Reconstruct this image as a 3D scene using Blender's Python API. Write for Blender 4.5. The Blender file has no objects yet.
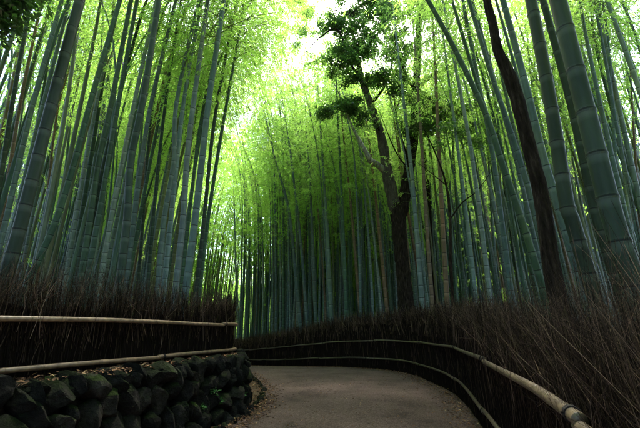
import bpy, math, random
import numpy as np
from mathutils import Vector, Matrix

random.seed(7)
rng = np.random.default_rng(11)
R = math.radians
PI = math.pi

# ------------------------------------------------------------------ camera, sky, sun, exposure
scene = bpy.context.scene
COL = scene.collection
EYE = 1.2
PITCH = R(17.9)
F = 360.0                                   # focal length in photograph pixels (640 wide)

cam_data = bpy.data.cameras.new('camera')
cam_data.sensor_fit = 'HORIZONTAL'
cam_data.sensor_width = 36.0
cam_data.lens = 36.0 * F / 640.0
cam_data.clip_start = 0.05
cam_data.clip_end = 900.0
cam = bpy.data.objects.new('camera', cam_data)
cam.location = (0, 0, EYE)
cam.rotation_euler = (R(90) + PITCH, 0, 0)
COL.objects.link(cam)
scene.camera = cam

SUN_ELEV, SUN_ROT = R(62), R(14)            # ahead of the camera, high, a little to the right
world = bpy.data.worlds.new('World')
scene.world = world
world.use_nodes = True
wn = world.node_tree
for n in list(wn.nodes):
    wn.nodes.remove(n)
w_out = wn.nodes.new('ShaderNodeOutputWorld')
w_bg = wn.nodes.new('ShaderNodeBackground')
w_sky = wn.nodes.new('ShaderNodeTexSky')
w_sky.sky_type = 'NISHITA'
w_sky.sun_disc = False
w_sky.sun_elevation = SUN_ELEV
w_sky.sun_rotation = SUN_ROT
w_sky.air_density = 1.0
w_sky.dust_density = 3.0
w_sky.ozone_density = 1.0
w_bg.inputs['Strength'].default_value = 0.15
wn.links.new(w_sky.outputs['Color'], w_bg.inputs['Color'])
wn.links.new(w_bg.outputs['Background'], w_out.inputs['Surface'])

sun_data = bpy.data.lights.new('sun', 'SUN')
sun_data.energy = 3.0
sun_data.angle = R(8)
sun_data.color = (1.0, 0.95, 0.86)
sun = bpy.data.objects.new('sun', sun_data)
sd = Vector((math.sin(SUN_ROT) * math.cos(SUN_ELEV), math.cos(SUN_ROT) * math.cos(SUN_ELEV), math.sin(SUN_ELEV)))
sun.rotation_euler = sd.to_track_quat('Z', 'Y').to_euler()
sun.location = (0, 0, 40)
COL.objects.link(sun)

scene.view_settings.view_transform = 'Standard'
scene.view_settings.look = 'None'
scene.view_settings.gamma = 1.0
scene.view_settings.exposure = 2.75
scene.view_settings.use_curve_mapping = False
scene.render.engine = 'CYCLES'
scene.cycles.max_bounces = 6
scene.cycles.diffuse_bounces = 3
scene.cycles.glossy_bounces = 2
scene.cycles.transmission_bounces = 3
scene.cycles.transparent_max_bounces = 4
scene.cycles.sample_clamp_indirect = 6.0
scene.cycles.use_denoising = True
scene.cycles.use_adaptive_sampling = True
scene.cycles.adaptive_threshold = 0.025

# ------------------------------------------------------------------ helpers
CP, SP = math.cos(PITCH), math.sin(PITCH)


def ray(x, y):
    u, v = x - 320.0, 214.0 - y
    return u, F * CP - v * SP, F * SP + v * CP


def at(x, y, Y):
    """world point seen at photograph pixel (x, y) when it stands Y metres ahead"""
    u, f, z = ray(x, y)
    s = Y / f
    return np.array([u * s, Y, EYE + z * s])


def project(P):
    P = np.atleast_2d(P)
    X, Yf, Z = P[:, 0], P[:, 1], P[:, 2] - EYE
    d = Yf * CP + Z * SP
    up = -Yf * SP + Z * CP
    return 320 + F * X / d, 214 - F * up / d, d


def np_mesh(name, verts, faces, mats, attrs=None, smooth=False, mat_index=None):
    """verts (N,3), faces (M,4) or (M,3) ints"""
    me = bpy.data.meshes.new(name)
    verts = np.asarray(verts, np.float32).reshape(-1, 3)
    faces = np.asarray(faces, np.int32)
    M, k = faces.shape
    me.vertices.add(len(verts))
    me.vertices.foreach_set('co', verts.ravel())
    me.loops.add(M * k)
    me.loops.foreach_set('vertex_index', faces.ravel())
    me.polygons.add(M)
    me.polygons.foreach_set('loop_start', np.arange(0, M * k, k, dtype=np.int32))
    if mat_index is not None:
        me.polygons.foreach_set('material_index', np.asarray(mat_index, np.int32))
    me.polygons.foreach_set('use_smooth', np.full(M, smooth, dtype=bool))
    for an, av in (attrs or {}).items():
        a = me.attributes.new(an, 'FLOAT', 'POINT')
        a.data.foreach_set('value', np.asarray(av, np.float32).ravel())
    for m in (mats if isinstance(mats, (list, tuple)) else [mats]):
        me.materials.append(m)
    me.update(calc_edges=True)
    return me


def link(name, data, parent=None, loc=None):
    o = bpy.data.objects.new(name, data)
    COL.objects.link(o)
    if parent is not None:
        o.parent = parent
    if loc is not None:
        o.location = loc
    return o


def tag(o, label=None, cat=None, group=None, kind=None):
    if label: o['label'] = label
    if cat: o['category'] = cat
    if group: o['group'] = group
    if kind: o['kind'] = kind
    return o


def unit(v):
    return v / np.maximum(np.linalg.norm(v, axis=-1, keepdims=True), 1e-9)


def tubes(P, Rad, S, caps=False):
    """many tubes at once. P (N,K,3), Rad (N,K) -> verts, quads"""
    P = np.asarray(P, float)
    Rad = np.asarray(Rad, float)
    N, K, _ = P.shape
    T = np.empty_like(P)
    T[:, 1:-1] = P[:, 2:] - P[:, :-2]
    T[:, 0] = P[:, 1] - P[:, 0]
    T[:, -1] = P[:, -1] - P[:, -2]
    T = unit(T)
    mean = unit(P[:, -1] - P[:, 0])
    ref = np.where(np.abs(mean[:, 2:3]) > 0.8, np.array([[1.0, 0, 0]]), np.array([[0, 0, 1.0]]))
    A = unit(np.cross(T, np.repeat(ref[:, None], K, 1)))
    B = np.cross(T, A)
    th = np.arange(S) / S * 2 * PI
    V = P[:, :, None] + Rad[:, :, None, None] * (A[:, :, None] * np.cos(th)[None, None, :, None] + B[:, :, None] * np.sin(th)[None, None, :, None])
    idx = np.arange(N * K * S).reshape(N, K, S)
    a = idx[:, :-1]
    b = idx[:, 1:]
    q = np.stack([a, np.roll(a, -1, 2), np.roll(b, -1, 2), b], -1).reshape(-1, 4)
    return V.reshape(-1, 3), q


def catmull(pts, n):
    """smooth curve through pts, n samples per span"""
    p = np.asarray(pts, float)
    p = np.vstack([2 * p[0] - p[1], p, 2 * p[-1] - p[-2]])
    out = []
    for i in range(1, len(p) - 2):
        t = np.linspace(0, 1, n, endpoint=False)[:, None]
        a, b, c, d = p[i - 1], p[i], p[i + 1], p[i + 2]
        out.append(0.5 * (2 * b + (c - a) * t + (2 * a - 5 * b + 4 * c - d) * t ** 2 + (-a + 3 * b - 3 * c + d) * t ** 3))
    out.append(p[-2][None])
    return np.vstack(out)


def resample(P, step):
    seg = np.linalg.norm(np.diff(P, axis=0), axis=1)
    s = np.concatenate([[0], np.cumsum(seg)])
    n = max(2, int(round(s[-1] / step)) + 1)
    q = np.linspace(0, s[-1], n)
    return np.stack([np.interp(q, s, P[:, k]) for k in range(P.shape[1])], 1), q


# value noise for geometry
def vnoise(x, y, s=1.0, seed=0):
    x = np.asarray(x, float) * s + seed * 17.3
    y = np.asarray(y, float) * s + seed * 5.7
    return (np.sin(x * 1.3 + 1.7 * np.sin(y * 0.9)) + np.sin(y * 1.7 + 1.3 * np.sin(x * 1.1 + 2)) + np.sin((x + y) * 2.3 + 0.7)) / 3


# ------------------------------------------------------------------ materials
def new_mat(name):
    m = bpy.data.materials.new(name)
    m.use_nodes = True
    nt = m.node_tree
    for n in list(nt.nodes):
        nt.nodes.remove(n)
    out = nt.nodes.new('ShaderNodeOutputMaterial')
    return m, nt, out


def node(nt, kind, **kw):
    n = nt.nodes.new(kind)
    for k, v in kw.items():
        if k in n.inputs.keys():
            n.inputs[k].default_value = v
        else:
            setattr(n, k, v)
    return n


def ramp(nt, fac, stops):
    r = nt.nodes.new('ShaderNodeValToRGB')
    el = r.color_ramp.elements
    while len(el) < len(stops):
        el.new(0.5)
    for e, (p, c) in zip(el, stops):
        e.position = p
        e.color = (c[0], c[1], c[2], 1)
    nt.links.new(fac, r.inputs['Fac'])
    return r.outputs['Color']


def mixc(nt, fac, a, b, mode='MIX'):
    m = nt.nodes.new('ShaderNodeMix')
    m.data_type = 'RGBA'
    m.blend_type = mode
    for sock, v in ((m.inputs[0], fac), (m.inputs[6], a), (m.inputs[7], b)):
        if hasattr(v, 'is_output'):
            nt.links.new(v, sock)
        elif isinstance(v, (int, float)):
            sock.default_value = v
        else:
            sock.default_value = (v[0], v[1], v[2], 1)
    return m.outputs[2]


def mathn(nt, op, a, b=None):
    m = nt.nodes.new('ShaderNodeMath')
    m.operation = op
    for i, v in enumerate((a, b)):
        if v is None: continue
        if hasattr(v, 'is_output'):
            nt.links.new(v, m.inputs[i])
        else:
            m.inputs[i].default_value = v
    return m.outputs[0]


def attr(nt, name):
    n = nt.nodes.new('ShaderNodeAttribute')
    n.attribute_name = name
    return n.outputs['Fac']


def coords(nt, scale=(1, 1, 1)):
    tc = nt.nodes.new('ShaderNodeTexCoord')
    mp = nt.nodes.new('ShaderNodeMapping')
    mp.inputs['Scale'].default_value = scale
    nt.links.new(tc.outputs['Object'], mp.inputs['Vector'])
    return mp.outputs['Vector']


def noise(nt, vec, scale, detail=4, rough=0.55):
    n = node(nt, 'ShaderNodeTexNoise', Scale=scale, Detail=detail, Roughness=rough)
    nt.links.new(vec, n.inputs['Vector'])
    return n.outputs['Fac']


def principled(nt, out, color, rough=0.6, spec=0.3, bump=None, bump_s=0.3, bump_d=0.01):
    b = nt.nodes.new('ShaderNodeBsdfPrincipled')
    if hasattr(color, 'is_output'):
        nt.links.new(color, b.inputs['Base Color'])
    else:
        b.inputs['Base Color'].default_value = (*color, 1)
    if hasattr(rough, 'is_output'):
        nt.links.new(rough, b.inputs['Roughness'])
    else:
        b.inputs['Roughness'].default_value = rough
    b.inputs['Specular IOR Level'].default_value = spec
    if bump is not None:
        bn = node(nt, 'ShaderNodeBump', Strength=bump_s, Distance=bump_d)
        nt.links.new(bump, bn.inputs['Height'])
        nt.links.new(bn.outputs['Normal'], b.inputs['Normal'])
    nt.links.new(b.outputs['BSDF'], out.inputs['Surface'])
    return b


def make_culm_mat(name, use_object_color=True):
    m, nt, out = new_mat(name)
    if use_object_color:
        oi = nt.nodes.new('ShaderNodeObjectInfo')
        base = oi.outputs['Color']
        v = coords(nt, (9, 9, 1.2))
    else:
        base = ramp(nt, attr(nt, 'rnd'), [(0.0, (0.050, 0.088, 0.066)), (0.45, (0.078, 0.124, 0.104)), (0.72, (0.115, 0.155, 0.138)), (0.90, (0.13, 0.135, 0.085)), (1.0, (0.16, 0.115, 0.075))])
        v = coords(nt, (9, 9, 1.2))
    n1 = noise(nt, v, 2.2, 5, 0.6)
    streak = ramp(nt, n1, [(0.25, (0.72, 0.72, 0.72)), (0.55, (1, 1, 1)), (0.8, (1.35, 1.35, 1.3))])
    c = mixc(nt, 1.0, base, streak, 'MULTIPLY')
    v2 = coords(nt, (2.0, 2.0, 0.5))
    blot = ramp(nt, noise(nt, v2, 2.6, 3), [(0.45, (0, 0, 0)), (0.7, (1, 1, 1))])
    c = mixc(nt, mathn(nt, 'MULTIPLY', blot, 0.6), c, mixc(nt, 1.0, c, (1.75, 1.6, 1.6), 'MULTIPLY'))          # pale lichen and wax
    c = mixc(nt, mathn(nt, 'MULTIPLY', attr(nt, 'wax'), 0.6), c, mixc(nt, 0.25, mixc(nt, 1.0, c, (2.3, 2.1, 2.2), 'MULTIPLY'), (0.2, 0.22, 0.21)))  # waxy bloom below each node
    c = mixc(nt, mathn(nt, 'MULTIPLY', attr(nt, 'scar'), 0.97), c, (0.005, 0.006, 0.005))
    yel = ramp(nt, noise(nt, coords(nt, (1.3, 1.3, 0.35)), 1.7, 4), [(0.5, (0, 0, 0)), (0.68, (0.55, 0.55, 0.55))])
    c = mixc(nt, yel, c, mixc(nt, 1.0, c, (1.6, 1.25, 0.75), 'MULTIPLY'))
    principled(nt, out, c, 0.5, 0.14, n1, 0.15, 0.004)
    return m


M_culm = make_culm_mat('bamboo_culm')
M_grove = make_culm_mat('bamboo_culm_far', False)


def make_leaf(name, refl, trans, trans2, rough=0.5, gloss=0.06, mixf=0.55):
    m, nt, out = new_mat(name)
    r = attr(nt, 'rnd')
    d = node(nt, 'ShaderNodeBsdfDiffuse')
    nt.links.new(mixc(nt, r, refl, tuple(x * 1.5 for x in refl)), d.inputs['Color'])
    t = node(nt, 'ShaderNodeBsdfTranslucent')
    nt.links.new(mixc(nt, r, trans, trans2), t.inputs['Color'])
    mx = node(nt, 'ShaderNodeMixShader')
    mx.inputs[0].default_value = mixf
    nt.links.new(d.outputs[0], mx.inputs[1])
    nt.links.new(t.outputs[0], mx.inputs[2])
    g = node(nt, 'ShaderNodeBsdfGlossy', Roughness=rough)
    mx2 = node(nt, 'ShaderNodeMixShader')
    mx2.inputs[0].default_value = gloss
    nt.links.new(mx.outputs[0], mx2.inputs[1])
    nt.links.new(g.outputs[0], mx2.inputs[2])
    nt.links.new(mx2.outputs[0], out.inputs['Surface'])
    return m


M_leaf = make_leaf('bamboo_leaf', (0.080, 0.18, 0.034), (0.35, 0.66, 0.085), (0.53, 0.78, 0.16), 0.45, 0.04, 0.70)
M_dark_leaf = make_leaf('evergreen_leaf', (0.034, 0.080, 0.022), (0.07, 0.18, 0.025), (0.15, 0.32, 0.045), 0.3, 0.08, 0.4)
M_mid_leaf = make_leaf('maple_leaf', (0.09, 0.17, 0.05), (0.25, 0.48, 0.08), (0.45, 0.65, 0.16), 0.4, 0.05, 0.55)

m, nt, out = new_mat('twig_branch')
principled(nt, out, (0.10, 0.12, 0.05), 0.7)
M_branch = m

m, nt, out = new_mat('tree_bark')
v = coords(nt, (6, 6, 1.3))
n1 = noise(nt, v, 3.0, 6, 0.65)
c = ramp(nt, n1, [(0.3, (0.018, 0.014, 0.011)), (0.55, (0.06, 0.047, 0.036)), (0.8, (0.13, 0.11, 0.085))])
c = mixc(nt, ramp(nt, noise(nt, coords(nt), 5.5, 5), [(0.52, (0, 0, 0)), (0.68, (0.5, 0.5, 0.5))]), c, (0.11, 0.10, 0.08))
principled(nt, out, c, 0.85, 0.2, n1, 1.0, 0.03)
M_bark = m

m, nt, out = new_mat('dark_bark')
v = coords(nt, (9, 9, 1.6))
n1 = noise(nt, v, 3.0, 6, 0.65)
c = ramp(nt, n1, [(0.34, (0.006, 0.0045, 0.0035)), (0.55, (0.024, 0.017, 0.013)), (0.76, (0.075, 0.057, 0.044))])
principled(nt, out, c, 0.95, 0.05, n1, 0.8, 0.035)
M_dark_bark = m

m, nt, out = new_mat('pale_bark')
n1 = noise(nt, coords(nt, (4, 4, 2)), 4.0, 5)
principled(nt, out, ramp(nt, n1, [(0.3, (0.08, 0.07, 0.06)), (0.6, (0.30, 0.28, 0.24)), (0.8, (0.42, 0.40, 0.36))]), 0.85, 0.2, n1, 0.6, 0.02)
M_pale_bark = m

m, nt, out = new_mat('brushwood')
r = attr(nt, 'rnd')
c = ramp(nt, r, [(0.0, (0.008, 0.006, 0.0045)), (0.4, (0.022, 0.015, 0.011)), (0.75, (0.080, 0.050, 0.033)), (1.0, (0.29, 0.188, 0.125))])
principled(nt, out, c, 0.9, 0.04)
M_brush = m

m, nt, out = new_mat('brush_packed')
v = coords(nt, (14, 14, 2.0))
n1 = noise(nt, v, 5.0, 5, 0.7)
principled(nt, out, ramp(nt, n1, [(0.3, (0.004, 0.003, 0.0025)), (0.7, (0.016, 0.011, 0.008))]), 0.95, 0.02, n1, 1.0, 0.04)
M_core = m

m, nt, out = new_mat('rail_bamboo')
v = coords(nt, (12, 12, 12))
n1 = noise(nt, v, 1.4, 5)
oi = nt.nodes.new('ShaderNodeObjectInfo')
c = mixc(nt, 1.0, oi.outputs['Color'], ramp(nt, n1, [(0.3, (0.35, 0.33, 0.32)), (0.55, (0.9, 0.9, 0.9)), (0.75, (1.3, 1.28, 1.2))]), 'MULTIPLY')
c = mixc(nt, mathn(nt, 'MULTIPLY', attr(nt, 'scar'), 0.8), c, (0.05, 0.03, 0.02))
principled(nt, out, c, 0.38, 0.45, n1, 0.15, 0.004)
M_rail = m

m, nt, out = new_mat('black_rope')
n1 = noise(nt, coords(nt), 120, 3)
principled(nt, out, ramp(nt, n1, [(0.3, (0.006, 0.006, 0.006)), (0.7, (0.03, 0.027, 0.024))]), 0.9, 0.1, n1, 0.8, 0.004)
M_rope = m

m, nt, out = new_mat('wall_stone')
geo = nt.nodes.new('ShaderNodeNewGeometry')
sep = nt.nodes.new('ShaderNodeSeparateXYZ')
nt.links.new(geo.outputs['Normal'], sep.inputs[0])
pos = geo.outputs['Position']
n1 = noise(nt, pos, 9.0, 7, 0.65)
n2 = noise(nt, pos, 2.3, 4)
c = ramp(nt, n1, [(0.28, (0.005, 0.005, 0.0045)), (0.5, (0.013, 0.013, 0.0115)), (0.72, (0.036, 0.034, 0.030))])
c = mixc(nt, ramp(nt, n2, [(0.5, (0, 0, 0)), (0.7, (0.5, 0.5, 0.5))]), c, (0.015, 0.012, 0.009))
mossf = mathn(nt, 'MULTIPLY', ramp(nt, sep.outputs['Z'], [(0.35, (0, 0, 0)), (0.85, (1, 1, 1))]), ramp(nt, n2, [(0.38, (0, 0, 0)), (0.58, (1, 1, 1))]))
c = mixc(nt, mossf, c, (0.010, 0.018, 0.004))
oi = nt.nodes.new('ShaderNodeObjectInfo')
c = mixc(nt, 1.0, c, ramp(nt, oi.outputs['Random'], [(0.0, (0.45, 0.45, 0.45)), (0.6, (0.85, 0.82, 0.78)), (1.0, (1.5, 1.42, 1.3))]), 'MULTIPLY')
nf = noise(nt, pos, 34.0, 6, 0.7)
nb = mathn(nt, 'ADD', n1, mathn(nt, 'MULTIPLY', nf, 0.4))
principled(nt, out, c, 0.95, 0.06, nb, 1.0, 0.06)
M_stone = m

m, nt, out = new_mat('dark_soil')
n1 = noise(nt, coords(nt), 14, 6, 0.65)
principled(nt, out, ramp(nt, n1, [(0.3, (0.012, 0.010, 0.008)), (0.7, (0.045, 0.034, 0.024))]), 0.95, 0.1, n1, 1.0, 0.05)
M_soil = m

m, nt, out = new_mat('forest_floor')
n1 = noise(nt, coords(nt), 7, 8, 0.7)
n2 = noise(nt, coords(nt), 0.7, 3)
c = ramp(nt, n1, [(0.28, (0.020, 0.014, 0.009)), (0.5, (0.065, 0.045, 0.026)), (0.7, (0.14, 0.10, 0.060))])
c = mixc(nt, ramp(nt, n2, [(0.5, (0, 0, 0)), (0.7, (0.6, 0.6, 0.6))]), c, (0.05, 0.055, 0.022))
principled(nt, out, c, 0.95, 0.1, n1, 1.0, 0.05)
M_floor = m

m, nt, out = new_mat('path_gravel')
n1 = noise(nt, coords(nt), 62, 4, 0.7)
n2 = noise(nt, coords(nt), 1.1, 5, 0.6)
n3 = noise(nt, coords(nt), 26, 4, 0.6)
c = ramp(nt, n1, [(0.30, (0.046, 0.030, 0.025)), (0.5, (0.108, 0.075, 0.064)), (0.70, (0.225, 0.165, 0.145))])
c = mixc(nt, 1.0, c, ramp(nt, n2, [(0.32, (0.62, 0.61, 0.60)), (0.5, (0.95, 0.94, 0.93)), (0.7, (1.2, 1.18, 1.15))]), 'MULTIPLY')
c = mixc(nt, 1.0, c, ramp(nt, n3, [(0.35, (0.75, 0.74, 0.73)), (0.65, (1.1, 1.1, 1.1))]), 'MULTIPLY')
principled(nt, out, c, 0.95, 0.10, n1, 1.0, 0.02)
M_path = m

m, nt, out = new_mat('fallen_leaf')
r = attr(nt, 'rnd')
c = ramp(nt, r, [(0.0, (0.05, 0.028, 0.014)), (0.5, (0.13, 0.065, 0.030)), (0.85, (0.25, 0.13, 0.06)), (1.0, (0.36, 0.25, 0.13))])
principled(nt, out, c, 0.75, 0.2)
M_litter = m

m, nt, out = new_mat('fern_leaf')
principled(nt, out, (0.05, 0.13, 0.03), 0.6, 0.2)
M_fern = m

# ------------------------------------------------------------------ plan of the place
FENCE_R = np.array([(-0.55, -4.0), (-0.05, -2.0), (0.74, 0.5), (1.10, 1.5), (1.39, 2.33), (1.87, 4.0), (2.62, 7.0), (2.80, 9.0), (2.48, 12.0),
                    (0.15, 15.75), (-5.4, 26.0), (-7.4, 30.5), (-7.0, 36.0), (-4.0, 45.0)])
PATH_L = np.array([(-3.9, -6.0), (-2.7, 0.0), (-1.55, 4.0), (-1.16, 5.25), (-1.0, 6.2), (-1.03, 7.7), (-1.33, 9.1), (-2.3, 11.8), (-5.0, 16.0), (-9.5, 24.0), (-11.8, 29.5), (-11.6, 36.0), (-8.6, 45)])
WALL = np.array([(-4.6, -5.0), (-3.05, 0.3), (-2.24, 2.78), (-1.72, 4.5), (-1.32, 6.15), (-1.62, 7.2), (-2.55, 9.0), (-3.7, 11.2), (-5.9, 15.5), (-10.6, 24.0), (-12.8, 29.5), (-12.6, 36.0), (-9.6, 45)])
FENCE_L = np.array([(-4.9, -5.0), (-3.6, 0.3), (-2.63, 3.2), (-2.1, 4.95), (-1.64, 6.45), (-1.98, 7.5), (-2.95, 9.3), (-4.1, 11.4), (-6.3, 15.6), (-11.0, 24.0), (-13.2, 29.5), (-13.0, 36.0), (-10.0, 45.0)])


def poly_x(poly, n=12):
    c = catmull(poly, n)
    return lambda y: np.interp(y, c[:, 1], c[:, 0])


XF, XP, XW, XL = poly_x(FENCE_R), poly_x(PATH_L), poly_x(WALL), poly_x(FENCE_L)


def slope(y):
    y = np.asarray(y, float)
    d = np.log1p(np.exp(np.clip((y - 13.6) * 1.2, -30, 30))) / 1.2
    return -2.6 * (1 - np.exp(-0.1 * d / 2.6))


def ground_z(x, y):
    x = np.asarray(x, float)
    y = np.asarray(y, float)
    base = slope(y)
    inset = (XW(y) - x) - 0.22
    left = np.clip(inset / 0.06, 0, 1) * 0.80 + np.clip(inset - 0.3, 0, 14) * 0.045
    right = np.clip(x - XF(y) - 0.1, 0, 25) * 0.05
    off = (left > 0) | (right > 0)
    return base + left + right + np.where(off, 0.05 * vnoise(x, y, 1.4), 0)


# the ground: one sheet out to the horizon, finer near the path
def axis(lo, hi, fine_lo, fine_hi, step):
    a = np.arange(fine_lo, fine_hi, step)
    left = fine_lo - np.geomspace(step, fine_lo - lo, 34)[::-1]
    right = fine_hi + np.geomspace(step, hi - fine_hi, 34)
    return np.concatenate([left, a, right])


gx = axis(-400, 400, -12, 6, 0.09)
gy = axis(-300, 500, -3, 28, 0.22)
GX, GY = np.meshgrid(gx, gy)
GZ = ground_z(GX, GY)
nx, ny = len(gx), len(gy)
ii = np.arange(nx * ny).reshape(ny, nx)
q = np.stack([ii[:-1, :-1], ii[:-1, 1:], ii[1:, 1:], ii[1:, :-1]], -1).reshape(-1, 4)
ground = link('ground', np_mesh('ground', np.stack([GX, GY, GZ], -1), q, M_floor, smooth=True))
tag(ground, 'brown leaf-strewn forest floor under the bamboo', kind='structure')

# hill added far behind the grove to block bright sky at the horizon
th = np.linspace(0, 2 * PI, 145)
rr_ = np.array([68, 76, 88, 105, 130, 170, 230, 300.0])
hh = np.array([-6, 2, 8, 14, 20, 26, 30, 30.0])
TH, RR = np.meshgrid(th, rr_, indexing='ij')
HX, HY = RR * np.cos(TH), 10 + RR * np.sin(TH)
HZ = hh[None] * (0.85 + 0.15 * vnoise(HX, HY, 0.06)) + 0.8 * vnoise(HX, HY, 0.5)
ii = np.arange(HX.size).reshape(HX.shape)
q = np.stack([ii[:-1, :-1], ii[:-1, 1:], ii[1:, 1:], ii[1:, :-1]], -1).reshape(-1, 4)[:, ::-1]
m, nt, out = new_mat('added_hill_green')
n1 = noise(nt, coords(nt), 0.5, 8, 0.7)
principled(nt, out, ramp(nt, n1, [(0.35, (0.010, 0.022, 0.006)), (0.65, (0.035, 0.07, 0.018))]), 0.95, 0.05, n1, 1.0, 2.0)
added_hill = link('added_hill', np_mesh('added_hill', np.stack([HX, HY, HZ], -1), q, m, smooth=True))
tag(added_hill, 'dark green hill added far behind the bamboo to block low sky', kind='structure')

# the path sheet
ys = np.arange(-6, 40, 0.12)
W = 26
t = np.linspace(0, 1, W)[None]
wob = 0.05 * np.sin(ys * 2.1) + 0.03 * np.sin(ys * 5.3 + 1)
lx = XP(ys) + wob
rx = XF(ys) - 0.12
PX = lx[:, None] * (1 - t) + rx[:, None] * t
PYY = np.repeat(ys[:, None], W, 1)
PZ = slope(PYY) + 0.006 + 0.022 * np.sin(PI * t)
ii = np.arange(PX.size).reshape(PX.shape)
q = np.stack([ii[:-1, :-1], ii[:-1, 1:], ii[1:, 1:], ii[1:, :-1]], -1).reshape(-1, 4)
path = link('path', np_mesh('path', np.stack([PX, PYY, PZ], -1), q, M_path, smooth=True))
tag(path, 'grey-brown gravel footpath curving between the fences', kind='structure')


# ------------------------------------------------------------------ stone retaining wall
def stone_mesh(seed):
    import bmesh
    r = random.Random(seed)
    bm = bmesh.new()
    bmesh.ops.create_icosphere(bm, subdivisions=3, radius=0.5)
    dirs = [Vector((r.uniform(-1, 1), r.uniform(-1, 1), r.uniform(-1, 1))).normalized() for _ in range(13)]
    lim = [r.uniform(0.24, 0.40) for _ in dirs]
    ax = [Vector(a) for a in ((1, 0, 0), (-1, 0, 0), (0, 1, 0), (0, -1, 0), (0, 0, 1), (0, 0, -1))]
    for vtx in bm.verts:
        for d, l in list(zip(dirs, lim)) + [(a, 0.43) for a in ax]:
            k = vtx.co.dot(d) - l
            if k > 0:
                vtx.co -= d * k * 0.97
        vtx.co += vtx.co.normalized() * (r.uniform(-0.008, 0.008) + 0.018 * math.sin(13 * vtx.co.y + seed) * math.sin(11 * vtx.co.x + 15 * vtx.co.z) + 0.03 * math.sin(7 * vtx.co.x + 2 * seed) * math.sin(6 * vtx.co.z + seed))
    me = bpy.data.meshes.new('stone')
    bm.to_mesh(me)
    bm.free()
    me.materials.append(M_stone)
    for p in me.polygons:
        p.use_smooth = False
    s = [max(abs(v.co[k]) for v in me.vertices) for k in range(3)]
    for v in me.vertices:
        for k in range(3):
            v.co[k] *= 0.5 / s[k]
    return me


STONES = [stone_mesh(s) for s in range(10)]
wall_c, _ = resample(catmull(WALL[:9], 14), 0.05)
wall_root = link('stone_wall', None, loc=(wall_c[0, 0], wall_c[0, 1], 0))
tag(wall_root, 'low dark mossy retaining wall of rough fieldstones below the brush fence', 'wall')
w_off = Vector(wall_root.location)
# packed earth behind the stones
n = len(wall_c)
tan = unit(np.gradient(wall_c, axis=0))
nrm = np.stack([tan[:, 1], -tan[:, 0]], 1)          # towards the path
prof = [(-0.02, -0.1), (-0.06, 0.72), (-0.12, 0.775), (-0.42, 0.78), (-0.42, 0.3)]
V = []
for d, z in prof:
    V.append(np.concatenate([wall_c + nrm * d, (slope(wall_c[:, 1]) + z)[:, None]], 1))
V = np.stack(V, 1)
ii = np.arange(n * len(prof)).reshape(n, len(prof))
q = np.stack([ii[:-1, :-1], ii[1:, :-1], ii[1:, 1:], ii[:-1, 1:]], -1).reshape(-1, 4)
core = link('earth_fill', np_mesh('earth_fill', V.reshape(-1, 3) - np.array(w_off), q, M_soil), wall_root)
rs = random.Random(3)
wl, ws = resample(wall_c, 0.01)
total = ws[-1]


def on_wall(s):
    i = min(len(wl) - 2, max(0, int(s / total * (len(wl) - 1))))
    p = wl[i]
    d = unit(wl[i + 1] - wl[i])
    return p, d


s_lo = 4.2
heights = [0.25, 0.23, 0.22, 0.20]
z0 = -0.06
for row, hgt in enumerate(heights):
    s = s_lo + rs.uniform(0, 0.2)
    while s < min(total - 0.5, 17.0):
        wid = rs.choice((0.11, 0.16, 0.20, 0.26, 0.34)) * rs.uniform(0.85, 1.1)
        p, d = on_wall(s + wid / 2)
        h = hgt * rs.uniform(0.8, 1.6)
        zc = z0 + hgt / 2 + rs.uniform(-0.05, 0.05)
        nx_, ny_ = d[1], -d[0]
        push = 0.0 + 0.035 * (3 - row) + rs.uniform(-0.03, 0.03) - 0.02
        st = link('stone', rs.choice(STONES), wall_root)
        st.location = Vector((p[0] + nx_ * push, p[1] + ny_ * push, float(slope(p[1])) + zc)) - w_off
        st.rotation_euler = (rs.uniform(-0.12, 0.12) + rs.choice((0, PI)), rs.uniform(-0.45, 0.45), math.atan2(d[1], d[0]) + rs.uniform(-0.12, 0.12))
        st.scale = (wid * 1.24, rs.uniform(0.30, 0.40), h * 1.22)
        s += wid * 0.97
    z0 += hgt * 0.95
# capping pieces, uneven
s = s_lo
while s < min(total - 0.5, 17.0):
    wid = rs.uniform(0.14, 0.34)
    p, d = on_wall(s + wid / 2)
    for back in ((0,) if rs.random() < 0.45 else (0, 1)):
        st = link('stone', rs.choice(STONES), wall_root)
        push = rs.uniform(-0.10, -0.02) - 0.17 * back
        st.location = Vector((p[0] + d[1] * push, p[1] - d[0] * push, float(slope(p[1])) + 0.765 + rs.uniform(-0.02, 0.02))) - w_off
        st.rotation_euler = (0, rs.uniform(-0.15, 0.15), math.atan2(d[1], d[0]) + rs.uniform(-0.3, 0.3))
        st.scale = (wid * 1.1, rs.uniform(0.2, 0.30), rs.uniform(0.11, 0.18))
    s += wid * 1.02

# kerb stones along the leaf-filled gutter
kerb = link('kerb', None, loc=(-1.0, 6.2, 0))
tag(kerb, 'row of small edging stones between leaf litter and path', kind='structure')
kc, ks = resample(np.stack([XP(np.arange(3.0, 16, 0.05)), np.arange(3.0, 16, 0.05)], 1), 0.01)
s = 0.0
while s < ks[-1] - 0.3:
    wid = rs.uniform(0.12, 0.24)
    i = int((s + wid / 2) / 0.01)
    i = min(i, len(kc) - 2)
    p = kc[i]
    d = unit(kc[i + 1] - kc[i])
    st = link('stone', rs.choice(STONES), kerb)
    st.location = (p[0] - 0.07 + rs.uniform(-0.03, 0.03) + 1.0, p[1] - 6.2, float(slope(p[1])) + 0.012)
    st.rotation_euler = (0, rs.uniform(-0.1, 0.1), math.atan2(d[1], d[0]) + rs.uniform(-0.2, 0.2))
    st.scale = (wid, rs.uniform(0.10, 0.16), rs.uniform(0.09, 0.14))
    s += wid * rs.uniform(0.98, 1.15)


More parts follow.
